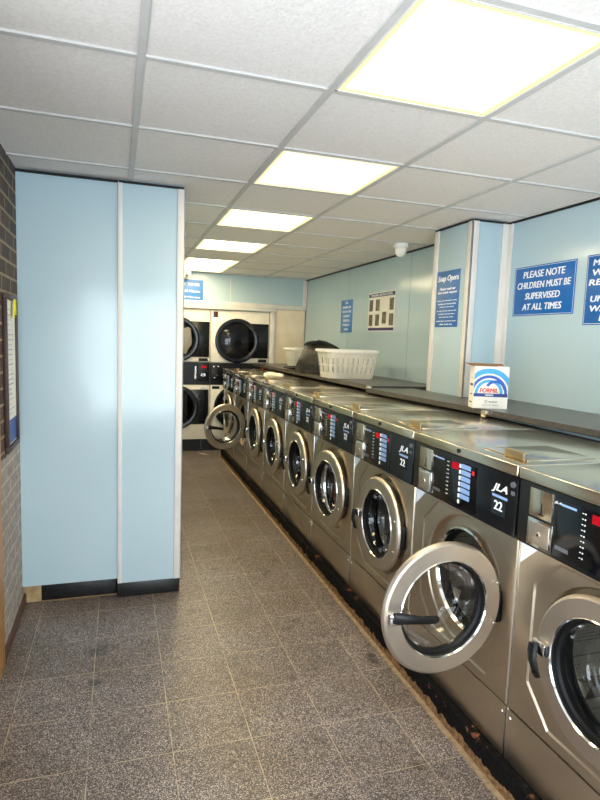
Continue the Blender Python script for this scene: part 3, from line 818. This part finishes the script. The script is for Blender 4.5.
# ------------------------------------------------------------------ dryers
DARKDRUM = plain('dark_drum', (30, 28, 26), .3, .6)
def dryer(x0, x1, lb, load):
    yf = 7.60; c = (x0 + x1) / 2; hw = (x1 - x0) / 2 - .003
    t = thing('stacked_dryer', lb, 'tumble dryer', (c, yf, 0), 0, 'white stacked tumble dryers at the back')
    bm = bmesh.new(); bx(bm, -hw, hw, .02, .14, .16, 1.91, .004); obj('cabinet', bm, OFFWHITE, t)
    box('kick_plate', -hw, hw, .03, .12, 0.0, .158, BLACKPL, t)
    for z0, z1, nm in ((1.215, 1.905, 'upper'), (.165, .895, 'lower')):
        bm = bmesh.new(); bx(bm, -hw + .004, hw - .004, 0.0, .022, z0, z1, .006); obj('front_panel', bm, OFFWHITE, t)
    zc = [1.505, .60]; dx = -.045
    for i, z in enumerate(zc):
        box('door_backing', dx + .15, hw - .012, -.006, .0, z - .23, z + .24, BLACKGLOSS, t, bev=.002)
        bm = bmesh.new(); lathe(bm, [(.30, .0), (.30, -.025), (.285, -.042), (.255, -.045), (.235, -.035), (.225, -.008)], 72, 'Y', (dx, 0, z))
        d = obj('door', bm, BLACKGLOSS, t)
        bm = bmesh.new(); lathe(bm, [(.236, -.030), (.18, -.046), (.09, -.055), (0, -.057)], 48, 'Y', (dx, 0, z)); obj('glass', bm, DARKGLASS, d)
        bm = bmesh.new(); lathe(bm, [(0, -.006), (.228, -.006)], 48, 'Y', (dx, 0, z)); obj('drum_back', bm, DARKDRUM, d)
    # middle control strip
    box('control_strip', -hw, hw, .004, .02, .905, 1.205, BLACKPL, t)
    bm = bmesh.new(); bx(bm, -hw + .008, -hw + .17, -.020, .004, .955, 1.195, .004); cb = obj('coin_unit', bm, BLACKPL, t)
    bm = bmesh.new()
    for u, v, s in ((-hw + .05, 1.15, .012), (-hw + .11, 1.155, .010), (-hw + .09, 1.04, .016), (-hw + .06, 1.0, .008)): lathe(bm, [(0, -.026), (s, -.025), (s * 1.1, -.019)], 14, 'Y', (u, 0, v))
    obj('coin_knob', bm, CHROME, cb)
    bm = bmesh.new(); bx(bm, hw - .16, hw - .01, -.020, .004, .955, 1.195, .004); cb2 = obj('coin_unit', bm, BLACKPL, t)
    bm = bmesh.new(); bx(bm, hw - .115, hw - .05, -.0225, -.019, 1.13, 1.16); obj('red_display', bm, DIMRED if not load else REDLED, cb2, smooth=False)
    bm = bmesh.new(); bx(bm, hw - .12, hw - .06, -.0225, -.019, 1.02, 1.06); bx(bm, hw - .20, hw - .18, .0, .004, .98, 1.15); obj('coin_plate', bm, CHROME, cb2, smooth=False)
    bm = bmesh.new(); bx(bm, -hw + .03, -hw + .092, -.004, 0.0, 1.81, 1.885, .001); obj('timer_display', bm, [plain('timer_brown', (70, 18, 14), .3)], t)
    bm = bmesh.new(); bx(bm, -hw + .03, -hw + .13, -.005, 0.0, .85, .887, .001); obj('nameplate', bm, BLACKPL, t)
    bm = bmesh.new(); bx(bm, hw - .15, hw - .03, -.005, 0.0, 1.222, 1.262, .001); obj('nameplate', bm, BLACKPL, t)
    bm = bmesh.new(); bx(bm, hw - .13, hw - .04, -.004, 0.0, .85, .882, .001); obj('notice_tag', bm, SIGNWHITE, t)
    bm = bmesh.new()
    for u in (-hw + .25, hw - .1): bx(bm, u, u + .006, .027, .0305, .02, .15)
    obj('kick_plate_joint', bm, GREYLINE, t, smooth=False)
    return t
dryer(1.172, 1.982, 'stacked white tumble dryers with fully visible round black door, right of the pair', False)
dryer(0.362, 1.172, 'stacked white tumble dryers at the left, half hidden by the blue partition', True)
# white load in the left upper dryer drum
o = blob('white_laundry', (0.80, 7.572, 1.31), (.11, .012, .17), CLOTHW, 31, 'white laundry showing in the upper left dryer door', 'laundry', .25)
# paper on the floor
bm = bmesh.new(); quad(bm, [(1.00, 7.50, .0004), (1.08, 7.42, .0004), (1.15, 7.33, .003), (1.07, 7.36, .0004)], (0, 0, .001))
bmesh.ops.subdivide_edges(bm, edges=bm.edges[:], cuts=2)
tag(obj('paper_scrap', bm, WHITEPAPER, None, smooth=False), 'scrap of white paper on the floor before the dryers', 'paper')

# ------------------------------------------------------------------ signs
def sign(name, label, frame, c, wd, ht, mat, lines, cat='sign', shear=0.0, bold=.03, border=True, group='blue wall signs'):
    F = FRAMES[frame]; t = thing(name, label, cat, c, 0, group)
    bm = bmesh.new(); plate(bm, frame, (0, 0, 0), -wd / 2, wd / 2, -ht / 2, ht / 2, .003, .0006); obj('board', bm, mat, t)
    if border:
        bm = bmesh.new(); a, b, q = wd / 2 - .006, ht / 2 - .006, .0022
        for u0, u1, v0, v1 in ((-a, a, b - q, b), (-a, a, -b, -b + q), (-a, -a + q, -b, b), (a - q, a, -b, b)): plate(bm, frame, tuple(F @ Vector((0, 0, .003))), u0, u1, v0, v1, .0005)
        obj('border', bm, SIGNWHITE, t, smooth=False)
    for ln in lines: text('lettering', [ln], frame, tuple(F @ Vector((0, 0, .003))), SIGNWHITE, t, bold, shear, .0008)
    return t
sign('wall_sign', 'blue sign reading PLEASE NOTE CHILDREN MUST BE SUPERVISED on the right wall', '-X', (2.4995, 2.925, 1.908), .53, .312, SIGNBLUE,
     [('PLEASE NOTE', 0, .103, .36, .042), ('CHILDREN MUST BE', 0, .035, .46, .040), ('SUPERVISED', 0, -.033, .30, .040), ('AT ALL TIMES', 0, -.101, .34, .040)], shear=.12, bold=.022)
sign('wall_sign', 'blue sign cut off by the right edge, beginning MA and WIL', '-X', (2.4995, 2.318, 1.878), .53, .385, SIGNBLUE,
     [('MANAGEMENT', 0, .148, .44, .033), ('WILL NOT BE', 0, .094, .44, .033), ('RESPONSIBLE', 0, .040, .48, .033), ('UNATTENDED', 0, -.050, .44, .033), ('WASHING OR', 0, -.103, .44, .033), ('DRYING', 0.0, -.155, .30, .033)], shear=.12, bold=.022)
sl = [('Soap Opera', 0, .140, .26, .052)]
for i, wd in enumerate((.20, .24)): sl.append((('Please read our', 'best wash request')[i], 0, .072 - .028 * i, wd, .018))
for i, wd in enumerate((.25, .23, .18, .25, .21, .18, .25, .16)):
    sl.append((('Please ask staff before using', 'machines for the first time', 'thank you very much', 'no dyes to be used in the', 'washers at any time', 'last wash by seven', 'please leave machines clean', 'after each use')[i], 0, -.012 - .022 * i + (-.006 * (i // 3)), wd, .009))
sign('wall_sign', 'narrow blue sign headed Soap Opera on the pillar', '-X', (2.2195, 3.548, 1.872), .29, .395, plain('sign_blue_mid', (55, 110, 175), .35, var=.03), sl, shear=.2, bold=.03, border=False)
sign('wall_sign', 'small blue portrait sign on the far right wall, left of the brown poster', '-X', (2.4995, 6.09, 1.838), .34, .37, SIGNBLUE2,
     [('NO', 0, .15, .07, .028), ('SMOKING OR', 0, .10, .25, .026), ('FOOD IN THE', 0, .05, .27, .026), ('LAUNDRY', 0, .0, .2, .026), ('THIS IS A', 0, -.05, .2, .026), ('PUBLIC', 0, -.1, .2, .026), ('AREA', 0, -.15, .13, .026)], bold=.02, border=False)
sign('wall_sign', 'blue last wash times sign on the back wall below the camera', '-Y', (0.86, 7.578, 2.135), .40, .29, SIGNBLUE2,
     [('LAST TIMES', .0, .085, .30, .034), ('Wash 60 Minutes', 0, 0, .32, .034), ('Dry 30 Minutes', 0, -.082, .32, .034)], bold=.02, border=False)
# poster with pictures
t = thing('poster', 'white and dark poster with rows of small photographs on the far right wall', 'poster', (2.4995, 5.19, 1.857))
bm = bmesh.new(); plate(bm, '-X', (0, 0, 0), -.30, .30, -.195, .195, .003); obj('sheet', bm, WHITEPAPER, t, smooth=False)
bm = bmesh.new(); plate(bm, '-X', (-.003, 0, 0), -.29, .29, .150, .185, .0006); plate(bm, '-X', (-.003, 0, 0), -.29, .29, -.188, -.160, .0006); obj('banner', bm, NAVY, t, smooth=False)
PHOTO = plain('photo_print', (95, 88, 66), .4, var=.7, scale=25)
for r_ in range(2):
    for q in range(4):
        if (r_, q) == (0, 2): continue
        u = -.235 + .155 * q; v = .065 - .15 * r_ + (.02 if q == 2 else 0); bm = bmesh.new(); plate(bm, '-X', (-.003, 0, 0), u - .045, u + .045, v - .055, v + .06, .0006); obj('photograph', bm, PHOTO, t, smooth=False)
text('heading', [('WASHING INSTRUCTIONS', 0, .167, .48, .02)], '-X', (-.0036, 0, 0), SIGNWHITE, t, .02)

# ------------------------------------------------------------------ cameras
def dome(name, loc, label, ball):
    t = thing(name, label, 'security camera', loc)
    bm = bmesh.new(); lathe(bm, [(0, 0), (.062, 0), (.062, -.03), (.050, -.038), (0, -.038)], 32, 'Z'); obj('base', bm, WHITEPL, t)
    bm = bmesh.new(); lathe(bm, [(.046, -.036)] + [(.05 * cos(radians(a)), -.055 - .05 * sin(radians(a))) for a in range(0, 91, 10)], 32, 'Z'); obj('housing', bm, WHITEPL, t)
    if ball:
        bm = bmesh.new(); lathe(bm, [(.022, 0), (.024, -.012), (.018, -.02), (0, -.016)], 24, 'Y', (.0, -.036, -.068)); obj('lens', bm, BLACKGLOSS, t)
    return t
dome('dome_camera', (2.25, 4.36, CH), 'white dome security camera on the ceiling near the pillar', False)
dome('dome_camera', (0.83, 7.44, CH), 'small round camera with black lens at the back above the blue sign', True)

# ------------------------------------------------------------------ notice board on the brick wall
t = thing('notice_board', 'tall narrow notice board with white paper and blue foot on the brick wall', 'notice board', (XL + .001, 3.06, 1.34))
bm = bmesh.new()
for y0, y1, z0, z1 in ((-.15, .15, .35, .375), (-.15, .15, -.375, -.35), (-.15, -.130, -.35, .35), (.130, .15, -.35, .35)): bx(bm, 0, .02, y0, y1, z0, z1, .002)
obj('frame', bm, DARKWOOD, t)
box('paper', .002, .008, -.13, .13, -.35, .35, WHITEPAPER, t)
box('blue_footer', .008, .009, -.13, .13, -.345, -.23, plain('footer_blue', (20, 60, 140), .4), t)
bm = bmesh.new()
rnd = random.Random(3)
for i in range(22):
    z = .30 - .024 * i; bx(bm, .008, .0088, -.11, -.11 + rnd.uniform(.08, .2), z, z + rnd.uniform(.002, .006))
obj('print', bm, plain('faded_print', (165, 172, 178), .7), t, smooth=False)
bm = bmesh.new(); bx(bm, 0, .004, -.03, .03, -.045, .03, .001); bx(bm, 0.0, .004, -.05, -.01, -.06, -.03, .001)
tag(obj('yellow_tag', bm, YELLOW, None, (XL + .022, 3.11, 1.665), (0, 0, 0)), 'bright yellow tag hanging at the top of the notice board', 'tag')
